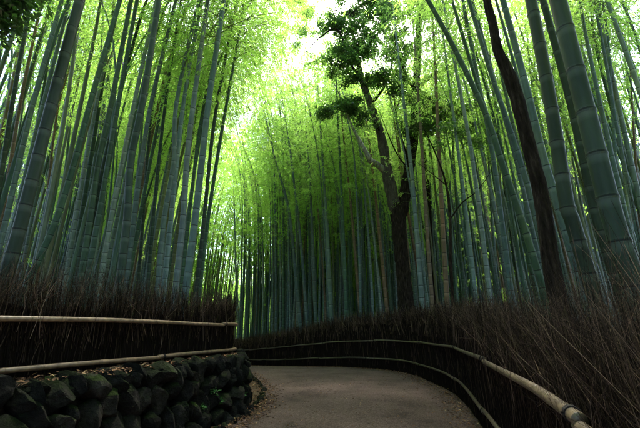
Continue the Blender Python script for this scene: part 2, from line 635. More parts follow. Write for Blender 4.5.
# ------------------------------------------------------------------ leaves helper
def leaf_quads(C, D, Nn, L, Wd, fold=0.18):
    """diamond leaves with a fold: C base points, D direction, Nn rough normal, L length, Wd width"""
    D = unit(D)
    S = unit(np.cross(D, Nn))
    U = np.cross(S, D)
    L = L[:, None]
    Wd = Wd[:, None]
    mid = C + D * L * 0.42
    a = C
    b = mid + S * Wd * 0.5 + U * Wd * fold
    c = C + D * L - U * L * 0.10
    d = mid - S * Wd * 0.5 + U * Wd * fold
    V = np.stack([a, b, c, d], 1).reshape(-1, 3)
    q = np.arange(len(V)).reshape(-1, 4)
    return V, q


# leaf litter
def litter(n, fn, size, name, label):
    P = fn(n)
    th = rng.uniform(0, 2 * PI, n)
    D = np.stack([np.cos(th), np.sin(th), rng.normal(0, 0.25, n)], 1)
    Nn = unit(np.stack([rng.normal(0, 0.35, n), rng.normal(0, 0.35, n), np.ones(n)], 1))
    L = size * rng.uniform(0.6, 1.4, n)
    V, q = leaf_quads(P, D, Nn, L, L * rng.uniform(0.22, 0.45, n))
    o = link(name, np_mesh(name, V, q, M_litter, {'rnd': np.repeat(rng.random(n) ** 1.3, 4)}))
    tag(o, label, 'leaf litter', kind='stuff')
    return o


def gutter(n):
    y = rng.uniform(3.5, 17, n)
    t = rng.random(n) ** 1.2
    xl, xr = XW(y) + 0.12, XP(y) + 0.12 + np.abs(rng.normal(0, 0.10, n))
    x = xl * t + xr * (1 - t)
    return np.stack([x, y, slope(y) + 0.02 + rng.uniform(0, 0.03, n)], 1)


def right_edge(n):
    y = rng.uniform(1.5, 24, n)
    x = XF(y) - 0.14 - np.abs(rng.normal(0, 0.22, n))
    tt = np.clip((x - XP(y)) / (XF(y) - XP(y)), 0, 1)
    return np.stack([x, y, slope(y) + 0.014 + 0.022 * np.sin(PI * tt) + rng.uniform(0, 0.012, n)], 1)


def strewn(n):
    y = rng.uniform(2.5, 22, n)
    tt = rng.random(n)
    x = XP(y) * (1 - tt) + (XF(y) - 0.15) * tt
    return np.stack([x, y, slope(y) + 0.012 + 0.022 * np.sin(PI * tt)], 1)


def wall_top(n):
    y = rng.uniform(0.5, 9.5, n)
    x = XW(y) - rng.uniform(0.0, 0.46, n)
    return np.stack([x, y, slope(y) + 0.81 + rng.uniform(0, 0.03, n)], 1)


litter(5200, gutter, 0.055, 'gutter_litter', 'brown fallen leaves filling the gutter along the stone wall')
litter(4200, right_edge, 0.045, 'verge_litter', 'brown fallen leaves gathered along the foot of the curving fence')
litter(2200, strewn, 0.036, 'path_litter', 'scattered dry leaves lying loose on the gravel path')
litter(2600, wall_top, 0.05, 'wall_litter', 'reddish dry leaves lying on top of the stone wall')


# ------------------------------------------------------------------ bamboo rings, shared by culms and rails
def ring_mesh(name, mat, S=14):
    prof = [(1.0, -0.30), (1.055, -0.12), (1.075, 0.0), (1.03, 0.06), (1.06, 0.14), (1.0, 0.26)]
    V, sc, wx = [], [], []
    for k, (r, z) in enumerate(prof):
        for j in range(S):
            a = 2 * PI * j / S
            V.append((r * math.cos(a), r * math.sin(a), z))
            sc.append(1.0 if k in (2, 3) else (0.5 if k in (4,) else 0.0))
            wx.append(1.0 if k in (0, 1) else 0.0)
    ii = np.arange(len(V)).reshape(len(prof), S)
    q = np.stack([ii[:-1], np.roll(ii[:-1], -1, 1), np.roll(ii[1:], -1, 1), ii[1:]], -1).reshape(-1, 4)
    return np_mesh(name, V, q, mat, {'scar': sc, 'wax': wx}, smooth=True)


RING = ring_mesh('node', M_culm)
RAIL_RING = ring_mesh('node', M_rail)


# ------------------------------------------------------------------ brushwood fences
def brush_fence(name, line, base_fn, top_fn, rails, label, seg_len, near_fn, rail_col, side, flare, tie_every=True):
    """line: (n,2) centre line; rails: heights; side: +1 when the path lies to the left of the travel direction"""
    root = link(name, None, loc=(line[0, 0], line[0, 1], 0))
    tag(root, label, 'fence')
    off = np.array([line[0, 0], line[0, 1], 0.0])
    P, S = resample(line, 0.06)
    tan = unit(np.gradient(P, axis=0))
    nrm = np.stack([-tan[:, 1], tan[:, 0]], 1) * side      # towards the path
    bz = base_fn(P[:, 0], P[:, 1])
    top = top_fn(P[:, 0], P[:, 1])
    # packed brush, uneven front
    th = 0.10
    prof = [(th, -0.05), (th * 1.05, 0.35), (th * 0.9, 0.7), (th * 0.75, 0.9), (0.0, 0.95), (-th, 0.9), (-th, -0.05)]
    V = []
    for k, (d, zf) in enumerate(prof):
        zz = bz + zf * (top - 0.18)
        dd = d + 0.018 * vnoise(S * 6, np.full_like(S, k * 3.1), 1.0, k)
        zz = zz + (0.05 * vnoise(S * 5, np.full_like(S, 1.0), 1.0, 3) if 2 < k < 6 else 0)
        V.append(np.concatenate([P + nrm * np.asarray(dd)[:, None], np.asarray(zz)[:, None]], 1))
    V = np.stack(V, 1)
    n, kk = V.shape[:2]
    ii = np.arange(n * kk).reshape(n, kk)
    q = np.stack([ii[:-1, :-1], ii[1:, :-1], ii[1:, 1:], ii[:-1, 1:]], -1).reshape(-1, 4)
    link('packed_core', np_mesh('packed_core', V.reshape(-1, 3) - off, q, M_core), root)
    # twigs
    dens = near_fn(P[:, 0], P[:, 1])                     # twigs per metre
    cum = np.concatenate([[0], np.cumsum((dens[1:] + dens[:-1]) / 2 * np.diff(S))])
    N = int(cum[-1])
    s = np.interp(rng.uniform(0, cum[-1], N), cum, S)
    px = np.interp(s, S, P[:, 0]); py = np.interp(s, S, P[:, 1])
    tx = np.interp(s, S, tan[:, 0]); ty = np.interp(s, S, tan[:, 1])
    nxx = np.interp(s, S, nrm[:, 0]); nyy = np.interp(s, S, nrm[:, 1])
    gz = base_fn(px, py)
    kind = rng.random(N)
    topf = kind < 0.55                                  # tips that stand out of the top
    d = np.where(topf, rng.normal(-0.01, 0.075, N), 0.095 + np.abs(rng.normal(0, 0.016, N)))
    top = top_fn(px, py)
    L = np.where(topf, rng.uniform(0.30, 0.75, N), rng.uniform(0.2, 0.8, N))
    z0 = np.where(topf, top * 0.93 - rng.uniform(0.35, 0.55, N), rng.uniform(0.0, 1, N) ** 0.9 * (top - 0.35) - 0.02)
    lean_t = rng.normal(0.06 * side, np.where(topf, 0.20, 0.08), N)
    lean_n = np.where(topf, rng.normal(-0.4 * flare, flare * 0.7, N), rng.normal(0.0, 0.015, N))
    A = np.stack([px + nxx * d, py + nyy * d, gz + z0], 1)
    dirv = unit(np.stack([tx * lean_t + nxx * lean_n, ty * lean_t + nyy * lean_n, np.ones(N)], 1))
    B = A + dirv * (L * 0.55)[:, None]
    bend = rng.normal(0, 0.07, (N, 3)); bend[:, 2] = -np.abs(bend[:, 2]) * 0.6
    Cc = A + dirv * L[:, None] + bend * (L / 0.5)[:, None] * np.where(topf, 1.0, 0.25)[:, None]
    rad = rng.uniform(0.0012, 0.0034, N) * np.clip(np.hypot(px, py) / 5.0, 0.42, 2.6)
    V, q = tubes(np.stack([A, B, Cc], 1), np.stack([rad, rad * 0.8, rad * 0.35], 1), 3)
    tone = np.clip(np.where(topf, 0.38 + 0.55 * rng.random(N) ** 1.4, 0.05 + 0.75 * rng.random(N) ** 2.2), 0, 1)  # top tips coloured lighter, standing in for light on the fence top
    sel = np.repeat(np.nonzero(topf)[0], 2)
    n2 = len(sel)
    ft = rng.uniform(0.35, 0.85, n2)[:, None]
    A2 = np.where(ft < 0.55, A[sel] + (B[sel] - A[sel]) * ft / 0.55, B[sel] + (Cc[sel] - B[sel]) * (ft - 0.55) / 0.45)
    D2 = unit(dirv[sel] + rng.normal(0, 0.42, (n2, 3)))
    B2 = A2 + D2 * (L[sel] * rng.uniform(0.2, 0.5, n2))[:, None]
    V2, q2 = tubes(np.stack([A2, B2], 1), np.stack([rad[sel] * 0.6, rad[sel] * 0.25], 1), 3)
    q = np.vstack([q, q2 + len(V)])
    V = np.vstack([V, V2])
    shade = np.concatenate([np.repeat(tone, 9), np.repeat(tone[sel], 6)])
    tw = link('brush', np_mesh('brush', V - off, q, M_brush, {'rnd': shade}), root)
    tw['kind'] = 'stuff'
    # split-bamboo rails
    for ri, (hr, r0, r_off) in enumerate(rails):
        s0 = r_off
        while s0 < S[-1] - 0.4:
            ln = seg_len * random.uniform(0.88, 1.12)
            s1 = min(S[-1], s0 + ln)
            ss = np.arange(s0 - 0.04, s1 + 0.03, 0.05)
            ss = np.concatenate([[ss[0] - 0.001, ss[0], ss[0] + 0.003], ss[1:-1], [ss[-1] - 0.003, ss[-1], ss[-1] + 0.001]])
            rp = np.stack([np.interp(ss, S, P[:, 0]), np.interp(ss, S, P[:, 1])], 1) + np.stack([np.interp(ss, S, nrm[:, 0]), np.interp(ss, S, nrm[:, 1])], 1) * (0.165 + 0.004 * ri)
            hz = hr(ss) if callable(hr) else np.full_like(ss, hr)
            rz = base_fn(rp[:, 0], rp[:, 1]) * 0 + hz + np.interp(ss, S, bz)
            rz = rz + 0.012 * np.sin(ss * 1.3 + ri * 2 + s0)
            pts = np.concatenate([rp, rz[:, None]], 1)
            taper = np.linspace(1.04, 0.94, len(ss))
            rr = r0 * taper
            rr[0] = rr[-1] = 0.001
            Vr, qr = tubes(pts[None], rr[None], 12)
            sc = np.zeros(len(Vr)); sc[:12] = 0.7; sc[-12:] = 0.7
            ro = link('rail', np_mesh('rail', Vr - off, qr, M_rail, {'scar': sc}, smooth=True), root)
            k_ = random.uniform(0.85, 1.15)
            ro.color = (rail_col[0] * k_, rail_col[1] * k_, rail_col[2] * k_, 1)
            sn = s0 + random.uniform(0.08, 0.22)
            while sn < s1 - 0.05:
                j = int(np.clip((sn - ss[0]) / 0.05, 0, len(ss) - 2))
                dvec = Vector(pts[j + 1] - pts[j]).normalized()
                ng = link('node', RAIL_RING, ro)
                ng.location = Vector(pts[j] - off)
                ng.rotation_euler = dvec.to_track_quat('Z', 'Y').to_euler()
                rn = float(rr[j]) if 0 < j < len(rr) - 1 else r0
                ng.scale = (rn, rn, rn)
                ng.color = ro.color
                sn += random.uniform(0.24, 0.36)
                if math.hypot(pts[j][0], pts[j][1]) > 13:
                    sn += 0.5
            if tie_every:
                # rope binding at the joint
                j = 4
                dvec = unit(pts[j + 1] - pts[j])
                u = unit(np.cross(dvec, [0, 0, 1.0])); w = np.cross(u, dvec)
                a = np.linspace(0, 2 * PI * 4, 41)
                hel = pts[j] + (r0 * 1.13) * (np.cos(a)[:, None] * u + np.sin(a)[:, None] * w) + dvec * (np.linspace(-0.014, 0.014, 41))[:, None]
                Vt, qt = tubes(hel[None], np.full((1, 41), 0.0050), 5)
                link('tie', np_mesh('tie', Vt - off, qt, M_rope, smooth=True), root)
            s0 = s1
    return root


fr_line, _ = resample(catmull(FENCE_R[1:13], 14), 0.06)
fl_line, _ = resample(catmull(FENCE_L[0:10], 14), 0.06)


def right_density(x, y):
    r = np.hypot(x, y)
    return np.clip(6400 / np.maximum(r, 1.0), 380, 3200) * np.where(y < 0.3, 0.25, 1.0)


def left_density(x, y):
    r = np.hypot(x, y)
    return np.where(y > 9.5, 60, np.where(y < 1.5, 120, np.clip(4600 / np.maximum(r, 1.0), 350, 1300)))


brush_fence('brush_fence', fr_line, lambda x, y: slope(y), lambda x, y: np.interp(y, [0.5, 2.5, 5, 8, 11, 14, 22], [1.16, 1.22, 1.44, 1.62, 1.74, 1.74, 1.60]), [(0.90, 0.0245, 0.55), (0.34, 0.022, 1.1)],
            'dark brushwood fence with two bamboo rails curving along the outer side of the path', 3.1, right_density, (0.105, 0.080, 0.048), +1, 0.17)
brush_fence('brush_fence', fl_line, lambda x, y: slope(y) + 0.80, lambda x, y: 0.82 + 0 * y, [(0.49, 0.0235, 1.2), (0.085, 0.0235, 0.6)],
            'dark brushwood fence with two tan bamboo rails standing on the stone wall', 3.4, left_density, (0.185, 0.120, 0.066), -1, 0.12)

# ------------------------------------------------------------------ bamboo
def culm_rings(H, dia, lo=None):
    """heights of nodes from base to tip"""
    z, out = 0.12 * dia / 0.13, []
    while z < H * 0.985:
        out.append(z)
        f = z / H
        step = dia * (1.35 + 7.0 * min(f, 0.45) ** 0.9) if f < 0.6 else dia * (4.6 - 5.0 * (f - 0.6))
        z += max(0.10, step)
    return np.array(out)


def radius_at(f, dia):
    return 0.5 * dia * (1.0 - 0.20 * f - 0.72 * np.clip(f, 0, 1) ** 2.4)


def culm_geo(curve, H, dia, S, detail=True):
    """curve(z)->(n,3) points by height along the stem. Returns verts, quads, scar, wax"""
    nz = culm_rings(H, dia)
    if detail:
        zs, scar, wax, mul = [0.0 - 0.25], [0], [0], [1.02]
        for k, z in enumerate(nz):
            h = min(0.035, dia * 0.22)
            for dz, sc, wx, mm in ((-h * 3.2, 0, 0.0, 1.0), (-h * 1.5, 0, 0.7, 1.0), (-h * 0.5, 0.05, 1.0, 1.0), (-h * 0.12, 0.5, 0.2, 1.035), (0, 1.0, 0, 1.045), (h * 0.22, 0.9, 0, 1.01), (h * 0.55, 0.0, 0.15, 1.015), (h * 1.2, 0, 0, 0.992)):
                zs.append(z + dz); scar.append(sc); wax.append(wx); mul.append(mm)
        zs.append(H); scar.append(0); wax.append(0); mul.append(0.3)
    else:
        zs = list(np.linspace(-0.25, H, 14)); scar = [0] * 14; wax = [0] * 14; mul = [1] * 14
    zs = np.array(zs)
    P = curve(zs)
    rad = radius_at(np.clip(zs / H, 0, 1), dia) * np.array(mul)
    V, q = tubes(P[None], rad[None], S)
    return V, q, np.repeat(scar, S), np.repeat(wax, S), nz


def crown_geo(curve, H, start, nbr, per, Lbr, leafL, seed, branches=True):
    r = np.random.default_rng(seed)
    f = start + (1 - start) * np.sort(r.random(nbr)) ** 0.9
    f = np.clip(f, 0, 0.995)
    B0 = curve(f * H)
    az = r.uniform(0, 2 * PI, nbr)
    rel = (f - start) / (1 - start)
    ln = Lbr * (0.30 + 1.0 * np.sin(PI * np.clip(0.12 + 0.80 * rel, 0, 1)) ** 0.8) * r.uniform(0.6, 1.25, nbr)
    out = np.stack([np.cos(az), np.sin(az), np.zeros(nbr)], 1)
    rise = r.uniform(0.25, 0.9, nbr)
    droop = r.uniform(0.45, 1.1, nbr)

    def along(t):
        return B0 + out * (ln * t)[:, None] + np.stack([np.zeros(nbr), np.zeros(nbr), ln * (rise * t - droop * t ** 2.2)], 1)
    # leaves in fans along branchlets
    t = 0.18 + 0.85 * r.random((per, nbr)) ** 0.75
    C = np.stack([along(t[k]) for k in range(per)], 0).reshape(-1, 3)
    outs = np.tile(out, (per, 1))
    lens = np.tile(ln, per)
    side = np.stack([-outs[:, 1], outs[:, 0], np.zeros(len(outs))], 1)
    spread = (r.normal(0, 0.20, len(C)) * lens)[:, None]
    C = C + side * spread + r.normal(0, 0.055, C.shape) * lens[:, None] + np.array([0, 0, -0.35]) * np.abs(spread) * r.random((len(C), 1))
    fan = 6
    C = np.repeat(C, fan, 0)
    n = len(C)
    C = C + r.normal(0, 0.04, C.shape)
    D = np.repeat(outs, fan, 0) * 0.7 + np.repeat(side, fan, 0) * r.normal(0, 0.5, (n, 1)) + np.stack([np.zeros(n), np.zeros(n), r.normal(-0.6, 0.35, n)], 1)
    Nn = unit(np.stack([r.normal(0, 0.45, n), r.normal(0, 0.45, n), np.ones(n)], 1))
    L = leafL * r.uniform(0.65, 1.3, n)
    V, q = leaf_quads(C, D, Nn, L, L * r.uniform(0.17, 0.26, n))
    rnd = np.repeat(np.clip(0.5 + 0.22 * np.repeat(r.normal(0, 1, n // fan), fan) + r.normal(0, 0.12, n), 0, 1), 4)
    mi = np.zeros(len(q), int)
    if branches:
        Pb = np.stack([along(np.full(nbr, tt)) for tt in (0.0, 0.35, 0.7, 1.0)], 1)
        rb = np.stack([np.full(nbr, 0.008), np.full(nbr, 0.006), np.full(nbr, 0.004), np.full(nbr, 0.0015)], 1)
        Vb, qb = tubes(Pb, rb, 3)
        q = np.vstack([q, qb + len(V)])
        V = np.vstack([V, Vb])
        rnd = np.concatenate([rnd, np.full(len(Vb), 0.3)])
        mi = np.concatenate([mi, np.ones(len(qb), int)])
    return V, q, rnd, mi


def bent(H, az, sway, tip):
    """a stem that stands, sways a little and hangs over at the tip"""
    c, s = math.cos(az), math.sin(az)

    def fn(z):
        z = np.asarray(z, float)
        f = np.clip(z / H, 0, 1)
        d = sway * f ** 2 + tip * np.clip(f - 0.55, 0, 1) ** 2.2 * 4.0
        return np.stack([c * d, s * d, z - 0.35 * tip * np.clip(f - 0.6, 0, 1) ** 2 * 4], -1)
    return fn


H0, DIA0 = 15.0, 0.108
VARIANTS = []
for k in range(9):
    fn = bent(H0, k * 2 * PI / 9 + 0.3, 0.35 + 0.9 * ((k * 37) % 9) / 9, 0.8 + 1.6 * ((k * 5) % 9) / 9)
    V, q, sc, wx, _ = culm_geo(fn, H0, DIA0, 10)
    cm = np_mesh('culm', V, q, M_culm, {'scar': sc, 'wax': wx}, smooth=True)
    Vc, qc, rn, mi = crown_geo(fn, H0, 0.43 + 0.03 * (k % 4), 58, 9, 1.35, 0.106, 50 + k)
    cr = np_mesh('crown', Vc, qc, [M_leaf, M_branch], {'rnd': rn}, mat_index=mi)
    VARIANTS.append((cm, cr, fn))

for k in range(3):                                  # stems that arch far over the path
    fn = bent(H0, 0.0, 0.9 + 0.35 * k, 3.0 + 0.6 * k)
    V, q, sc, wx, _ = culm_geo(fn, H0, DIA0, 10)
    cm = np_mesh('culm', V, q, M_culm, {'scar': sc, 'wax': wx}, smooth=True)
    VARIANTS.append((cm, None, fn))

straight = lambda z: np.stack([np.zeros_like(z), np.zeros_like(z), z], -1)
STRAIGHT_CROWNS = []
for k in range(4):
    Vc, qc, rn, mi = crown_geo(straight, H0, 0.50, 58, 9, 1.45, 0.106, 90 + k)
    STRAIGHT_CROWNS.append(np_mesh('crown', Vc, qc, [M_leaf, M_branch], {'rnd': rn}, mat_index=mi))

LUSH = []
for k in range(4):
    Vc, qc, rn, mi = crown_geo(straight, H0, 0.36, 74, 14, 1.9, 0.106, 140 + k)
    LUSH.append(np_mesh('crown', Vc, qc, [M_leaf, M_branch], {'rnd': rn}, mat_index=mi))
LUSH_BENT = []
for k in range(12):
    fn = VARIANTS[k][2]
    Vc, qc, rn, mi = crown_geo(fn, H0, 0.36 if k < 9 else 0.44, 74, 14, 1.9, 0.106, 160 + k)
    LUSH_BENT.append(np_mesh('crown', Vc, qc, [M_leaf, M_branch], {'rnd': rn}, mat_index=mi))

COLORS = {'green': (0.038, 0.068, 0.044), 'blue': (0.070, 0.103, 0.100), 'grey': (0.115, 0.150, 0.142), 'dark': (0.022, 0.034, 0.022), 'tan': (0.125, 0.084, 0.055), 'yellow': (0.085, 0.100, 0.040)}
WORD = {'green': 'deep green', 'blue': 'blue-green', 'grey': 'pale grey-green', 'dark': 'dark olive', 'tan': 'dead tan', 'yellow': 'yellowing'}


def tint(o, kind, r=random):
    k = r.uniform(0.82, 1.2)
    c = COLORS[kind]
    o.color = (c[0] * k * r.uniform(0.93, 1.07), c[1] * k, c[2] * k * r.uniform(0.9, 1.1), 1)


G_L = 'bamboo behind the fence on the stone wall'
G_R = 'bamboo behind the curving outer fence'
G_C = 'bamboo in the grove beyond the bend'
PLACE = {'L': 'behind the fence on the stone wall', 'R': 'behind the curving outer fence'}
GROUP = {'L': G_L, 'R': G_R}

# stems read off the photograph: side, colour, width in pixels, pixel points from top to bottom, own label or None
ST = [
    ('L', 'dark', 18, [(80, 0), (53, 100), (22, 220), (8, 270)], 'thickest dark olive bamboo culm behind the fence on the stone wall, leaning', 0.17),
    ('L', 'dark', 7, [(31, 0), (13, 100), (0, 184)], 'dark slim bamboo culm beside a tan one at the outer end of the wall stand', 0.12),
    ('L', 'tan', 5.6, [(42, 0), (21, 100), (3, 212)], 'tan weathered bamboo culm next to the thickest dark culm above the stone wall', 0.12),
    ('L', 'blue', 7.5, [(62, 0), (34, 100), (6, 220)], None, 0.13),
    ('L', 'blue', 6.5, [(70, 0), (43, 105), (15, 220)], None, 0.13),
    ('L', 'tan', 4, [(75, 50), (57, 114), (45, 220), (38, 270)], 'thin tan bamboo culm between two dark ones above the stone wall', 0.11),
    ('L', 'grey', 3, [(85, 40), (67, 105), (50, 212)], None, 0.11),
    ('L', 'green', 8.5, [(120, 0), (91, 100), (75, 160), (56, 220), (35, 268)], 'deep green bamboo culm bowed outwards, leaning most of the wall stand', 0.13),
    ('L', 'grey', 5, [(116, 20), (97, 100), (76, 220)], None, 0.12),
    ('L', 'green', 8, [(131, 0), (112, 100), (99, 160), (90, 220), (80, 285)], 'thick deep green bamboo culm paired with a twin above the wall', 0.13),
    ('L', 'green', 6.5, [(137, 0), (119, 100), (98, 220)], None, 0.12),
    ('L', 'grey', 6.5, [(152, 20), (135, 100), (111, 220), (100, 285)], None, 0.12),
    ('L', 'dark', 10, [(159, 0), (143, 100), (131, 160), (127, 220), (119, 290)], 'broad dark olive bamboo culm midway along the wall stand', 0.14),
    ('L', 'blue', 6.5, [(176, 0), (152, 100), (142, 160), (134, 220), (125, 290)], None, 0.13),
    ('L', 'dark', 4, [(164, 40), (150, 130), (143, 220)], None, 0.11),
    ('L', 'dark', 4.8, [(181, 0), (166, 100), (159, 160), (153, 220), (147, 295)], None, 0.11),
    ('L', 'blue', 6.5, [(199, 0), (177, 100), (174, 160), (164, 220), (157, 298)], None, 0.13),
    ('L', 'grey', 6.2, [(200, 10), (184, 100), (171, 220), (163, 300)], None, 0.13),
    ('L', 'grey', 7.5, [(208, 0), (194, 100), (187, 160), (183, 220), (174, 302)], 'stout pale grey-green bamboo culm near the bend end of the wall stand', 0.14),
    ('L', 'blue', 8.5, [(224, 0), (209, 100), (202, 160), (195, 220), (184, 304)], 'stout blue-green bamboo culm at the bend end of the wall stand', 0.15),
    ('L', 'dark', 5, [(233, 20), (215, 117), (204, 220), (195, 305)], None, 0.12),
    ('L', 'green', 4.8, [(238, 40), (220, 142), (208, 220), (198, 305)], 'last green bamboo culm of the wall stand, leaning over the bend', 0.12),
    ('L', 'green', 4.5, [(228, 0), (203, 110), (191, 200), (180, 300)], None, 0.11),
    ('R', 'dark', 25, [(558, 0), (583, 100), (608, 200), (618, 237), (640, 300)], 'thickest dark bamboo culm with bold node rings, right behind the outer fence', 0.17),
    ('R', 'dark', 11, [(543, 0), (570, 100), (592, 200), (597, 220), (624, 310)], 'dark bamboo culm tucked against the thickest culm behind the outer fence', 0.135),
    ('R', 'dark', 17, [(531, 0), (550, 100), (566, 200), (572, 220), (590, 280)], 'second thickest dark bamboo culm behind the outer fence', 0.155),
    ('R', 'blue', 9.5, [(503, 0), (527, 90), (544, 160), (563, 220), (580, 280)], 'blue-green ringed bamboo culm between bent dark tree trunk and thick culm', 0.13),
    ('R', 'blue', 4.2, [(496, 0), (516, 70), (541, 160), (572, 262)], 'thin blue bamboo culm crossing in front of the bent dark tree trunk', 0.075),
    ('R', 'green', 7.5, [(428, 0), (450, 40), (475, 90), (490, 125), (501, 160), (525, 230), (545, 295)], 'curved green bamboo culm arching over towards the path from outer fence', 0.13),
    ('R', 'green', 5.5, [(452, 0), (470, 60), (487, 115), (505, 170), (530, 250)], None, 0.12),
    ('R', 'blue', 6.5, [(469, 0), (490, 70), (520, 160), (545, 250)], None, 0.12),
    ('R', 'blue', 5, [(478, 20), (497, 90), (516, 160), (530, 220)], None, 0.11),
    ('R', 'blue', 6, [(480, 90), (492, 150), (503, 230), (512, 300)], None, 0.13),
    ('R', 'grey', 5, [(460, 90), (471, 150), (482, 230), (490, 300)], None, 0.12),
    ('R', 'grey', 4.2, [(450, 90), (458, 150), (467, 220), (475, 290)], None, 0.12),
    ('R', 'tan', 5, [(435, 60), (439, 150), (443, 230), (447, 300)], 'stout tan bamboo culm standing past the forked tree', 0.15),
    ('R', 'tan', 4, [(416, 60), (422, 150), (427, 230), (432, 300)], None, 0.13),
    ('R', 'grey', 5, [(406, 120), (413, 187), (418, 250), (422, 300)], None, 0.14),
    ('R', 'tan', 3.2, [(392, 70), (402, 170), (410, 225), (419, 275)], 'tan bamboo culm leaning across the forked tree trunk', 0.14),
    ('R', 'grey', 3.5, [(597, 0), (606, 60), (616, 109), (625, 180)], None, 0.10),
    ('R', 'blue', 4.5, [(608, 40), (612, 100), (617, 193)], None, 0.11),
    ('R', 'blue', 5, [(609, 80), (616, 123), (630, 193)], None, 0.11),
    ('R', 'tan', 3.4, [(628, 20), (632, 100), (637, 180)], None, 0.10),
    ('R', 'blue', 4.2, [(263, 105), (273, 150), (284, 190), (290, 217), (298, 300)], 'slim blue-green bamboo culm bowing towards the sky gap beyond the bend', 0.16),
    ('R', 'blue', 3.4, [(284, 110), (290, 150), (301, 244), (306, 310)], None, 0.15),
    ('R', 'grey', 4.6, [(318, 90), (322, 150), (327, 230), (331, 305)], 'pale straight bamboo culm standing clear of the dark grove beyond the bend', 0.16),
    ('R', 'tan', 3.2, [(345, 150), (352, 217), (359, 300)], None, 0.14),
    ('R', 'tan', 3.6, [(364, 100), (372, 165), (380, 240), (386, 300)], 'tan bamboo culm standing before the forked tree, beyond the bend', 0.16),
    ('R', 'grey', 3.6, [(234, 200), (236, 270), (239, 340)], None, 0.15),
    ('R', 'blue', 3.4, [(306, 120), (311, 200), (315, 300)], None, 0.15),
    ('R', 'green', 3.6, [(338, 120), (342, 200), (346, 300)], None, 0.15),
]

placed = []


def measured(spec):
    side, colr, w, pts, label, dia = spec
    off_axis = math.sqrt(1 + ((pts[len(pts) // 2][0] - 320) / F) ** 2)
    thin = (0.80 if side == 'L' else 0.95) / off_axis
    w0 = w
    w, dia = w * thin, dia * thin
    pts = sorted(pts, key=lambda p: -p[1])              # bottom first
    ymid = sum(p[1] for p in pts) / len(pts)
    Y = dia / w * ray(320, ymid)[1]
    for _ in range(200):
        W3 = np.array([at(x, y, Y) for x, y in pts])
        dX = (W3[1, 0] - W3[0, 0]) / (W3[1, 2] - W3[0, 2])
        gz = float(ground_z(W3[0, 0], Y))
        bx = W3[0, 0] - dX * (W3[0, 2] - gz)
        ok = bx < XL(Y) - 0.16 - dia / 2 if side == 'L' else bx > XF(Y) + 0.20 + dia / 2
        if ok: break
        Y *= 1.02
    dia = w * Y / ray(320, ymid)[1]
    dia = min(dia, 0.19)
    gz = float(ground_z(bx, Y))
    zs = np.concatenate([[gz], W3[:, 2]])
    xs = np.concatenate([[bx], W3[:, 0]])
    H = random.uniform(14.0, 16.5)
    topz = zs[-1]
    sl = (xs[-1] - xs[-2]) / (zs[-1] - zs[-2])
    leanY = random.uniform(-0.02, 0.05)
    # smooth quadratic-ish curve through the measured points, then on with the last slope
    cz = catmull(np.stack([xs - bx, zs - gz], 1), 10)
    cz = cz[np.argsort(cz[:, 1])]
    zt = topz - gz

    def fn(z):
        z = np.asarray(z, float)
        x = np.interp(z, cz[:, 1], cz[:, 0])
        over = np.clip(z - zt, 0, None)
        x = x + over * sl * np.exp(-over / 14.0)
        x = np.where(z < 0, z * (cz[1, 0] - cz[0, 0]) / max(1e-6, cz[1, 1] - cz[0, 1]), x)
        return np.stack([x, leanY * np.clip(z - zt, 0, None), z], -1)
    root = link('bamboo', None, loc=(bx, Y, gz))
    big = w0 >= 6.0
    V, q, sc, wx, nz = culm_geo(fn, H, dia, 16 if w0 > 9 else 10, True)
    cu = link('culm', np_mesh('culm', V, q, M_culm, {'scar': sc, 'wax': wx}, smooth=True), root)
    tint(cu, colr)
    if big:
        for z in nz:
            if z > zt + 0.4: break
            P = fn(np.array([z - 0.02, z, z + 0.02]))
            dv = Vector(P[2] - P[0]).normalized()
            rg = link('node', RING, root)
            rg.location = Vector(P[1])
            rg.rotation_euler = dv.to_track_quat('Z', 'Y').to_euler()
            rr = float(radius_at(z / H, dia)) * 1.012
            rg.scale = (rr, rr, min(rr, 0.06))
            rg.color = cu.color
    crn = link('crown', random.choice(LUSH if side == 'L' and pts[0][0] > 150 else STRAIGHT_CROWNS), root)
    Pm = fn(np.array([0.45 * H, 0.9 * H]))
    dv = Vector(Pm[1] - Pm[0]).normalized()
    rot = dv.to_track_quat('Z', 'Y')
    crn.rotation_euler = rot.to_euler()
    crn.scale = (H / H0,) * 3
    crn.location = Vector(Pm[0]) - (rot @ Vector((0, 0, 0.45 * H)))
    if label is None:
        size = 'slim' if w0 < 6 else 'medium'
        if side == 'R' and pts[0][0] < 400:
            label = '%s %s bamboo culm standing out in the grove beyond the bend' % (size, WORD[colr])
            grp = G_C
        else:
            label = '%s %s bamboo culm close %s' % (size, WORD[colr], PLACE[side])
            grp = GROUP[side]
    else:
        grp = G_C if (side == 'R' and pts[0][0] < 400) else GROUP[side]
    tag(root, label, 'bamboo', grp)
    placed.append((bx, Y))


for sp in ST:
    measured(sp)

# the rest of the grove, scattered
cand = []
cells = {}


def try_place(x, y, dmin):
    cx, cy = int(x // 1.0), int(y // 1.0)
    for a in (-1, 0, 1):
        for b in (-1, 0, 1):
            for (px, py) in cells.get((cx + a, cy + b), ()):
                if (px - x) ** 2 + (py - y) ** 2 < dmin * dmin:
                    return False
    cells.setdefault((cx, cy), []).append((x, y))
    return True


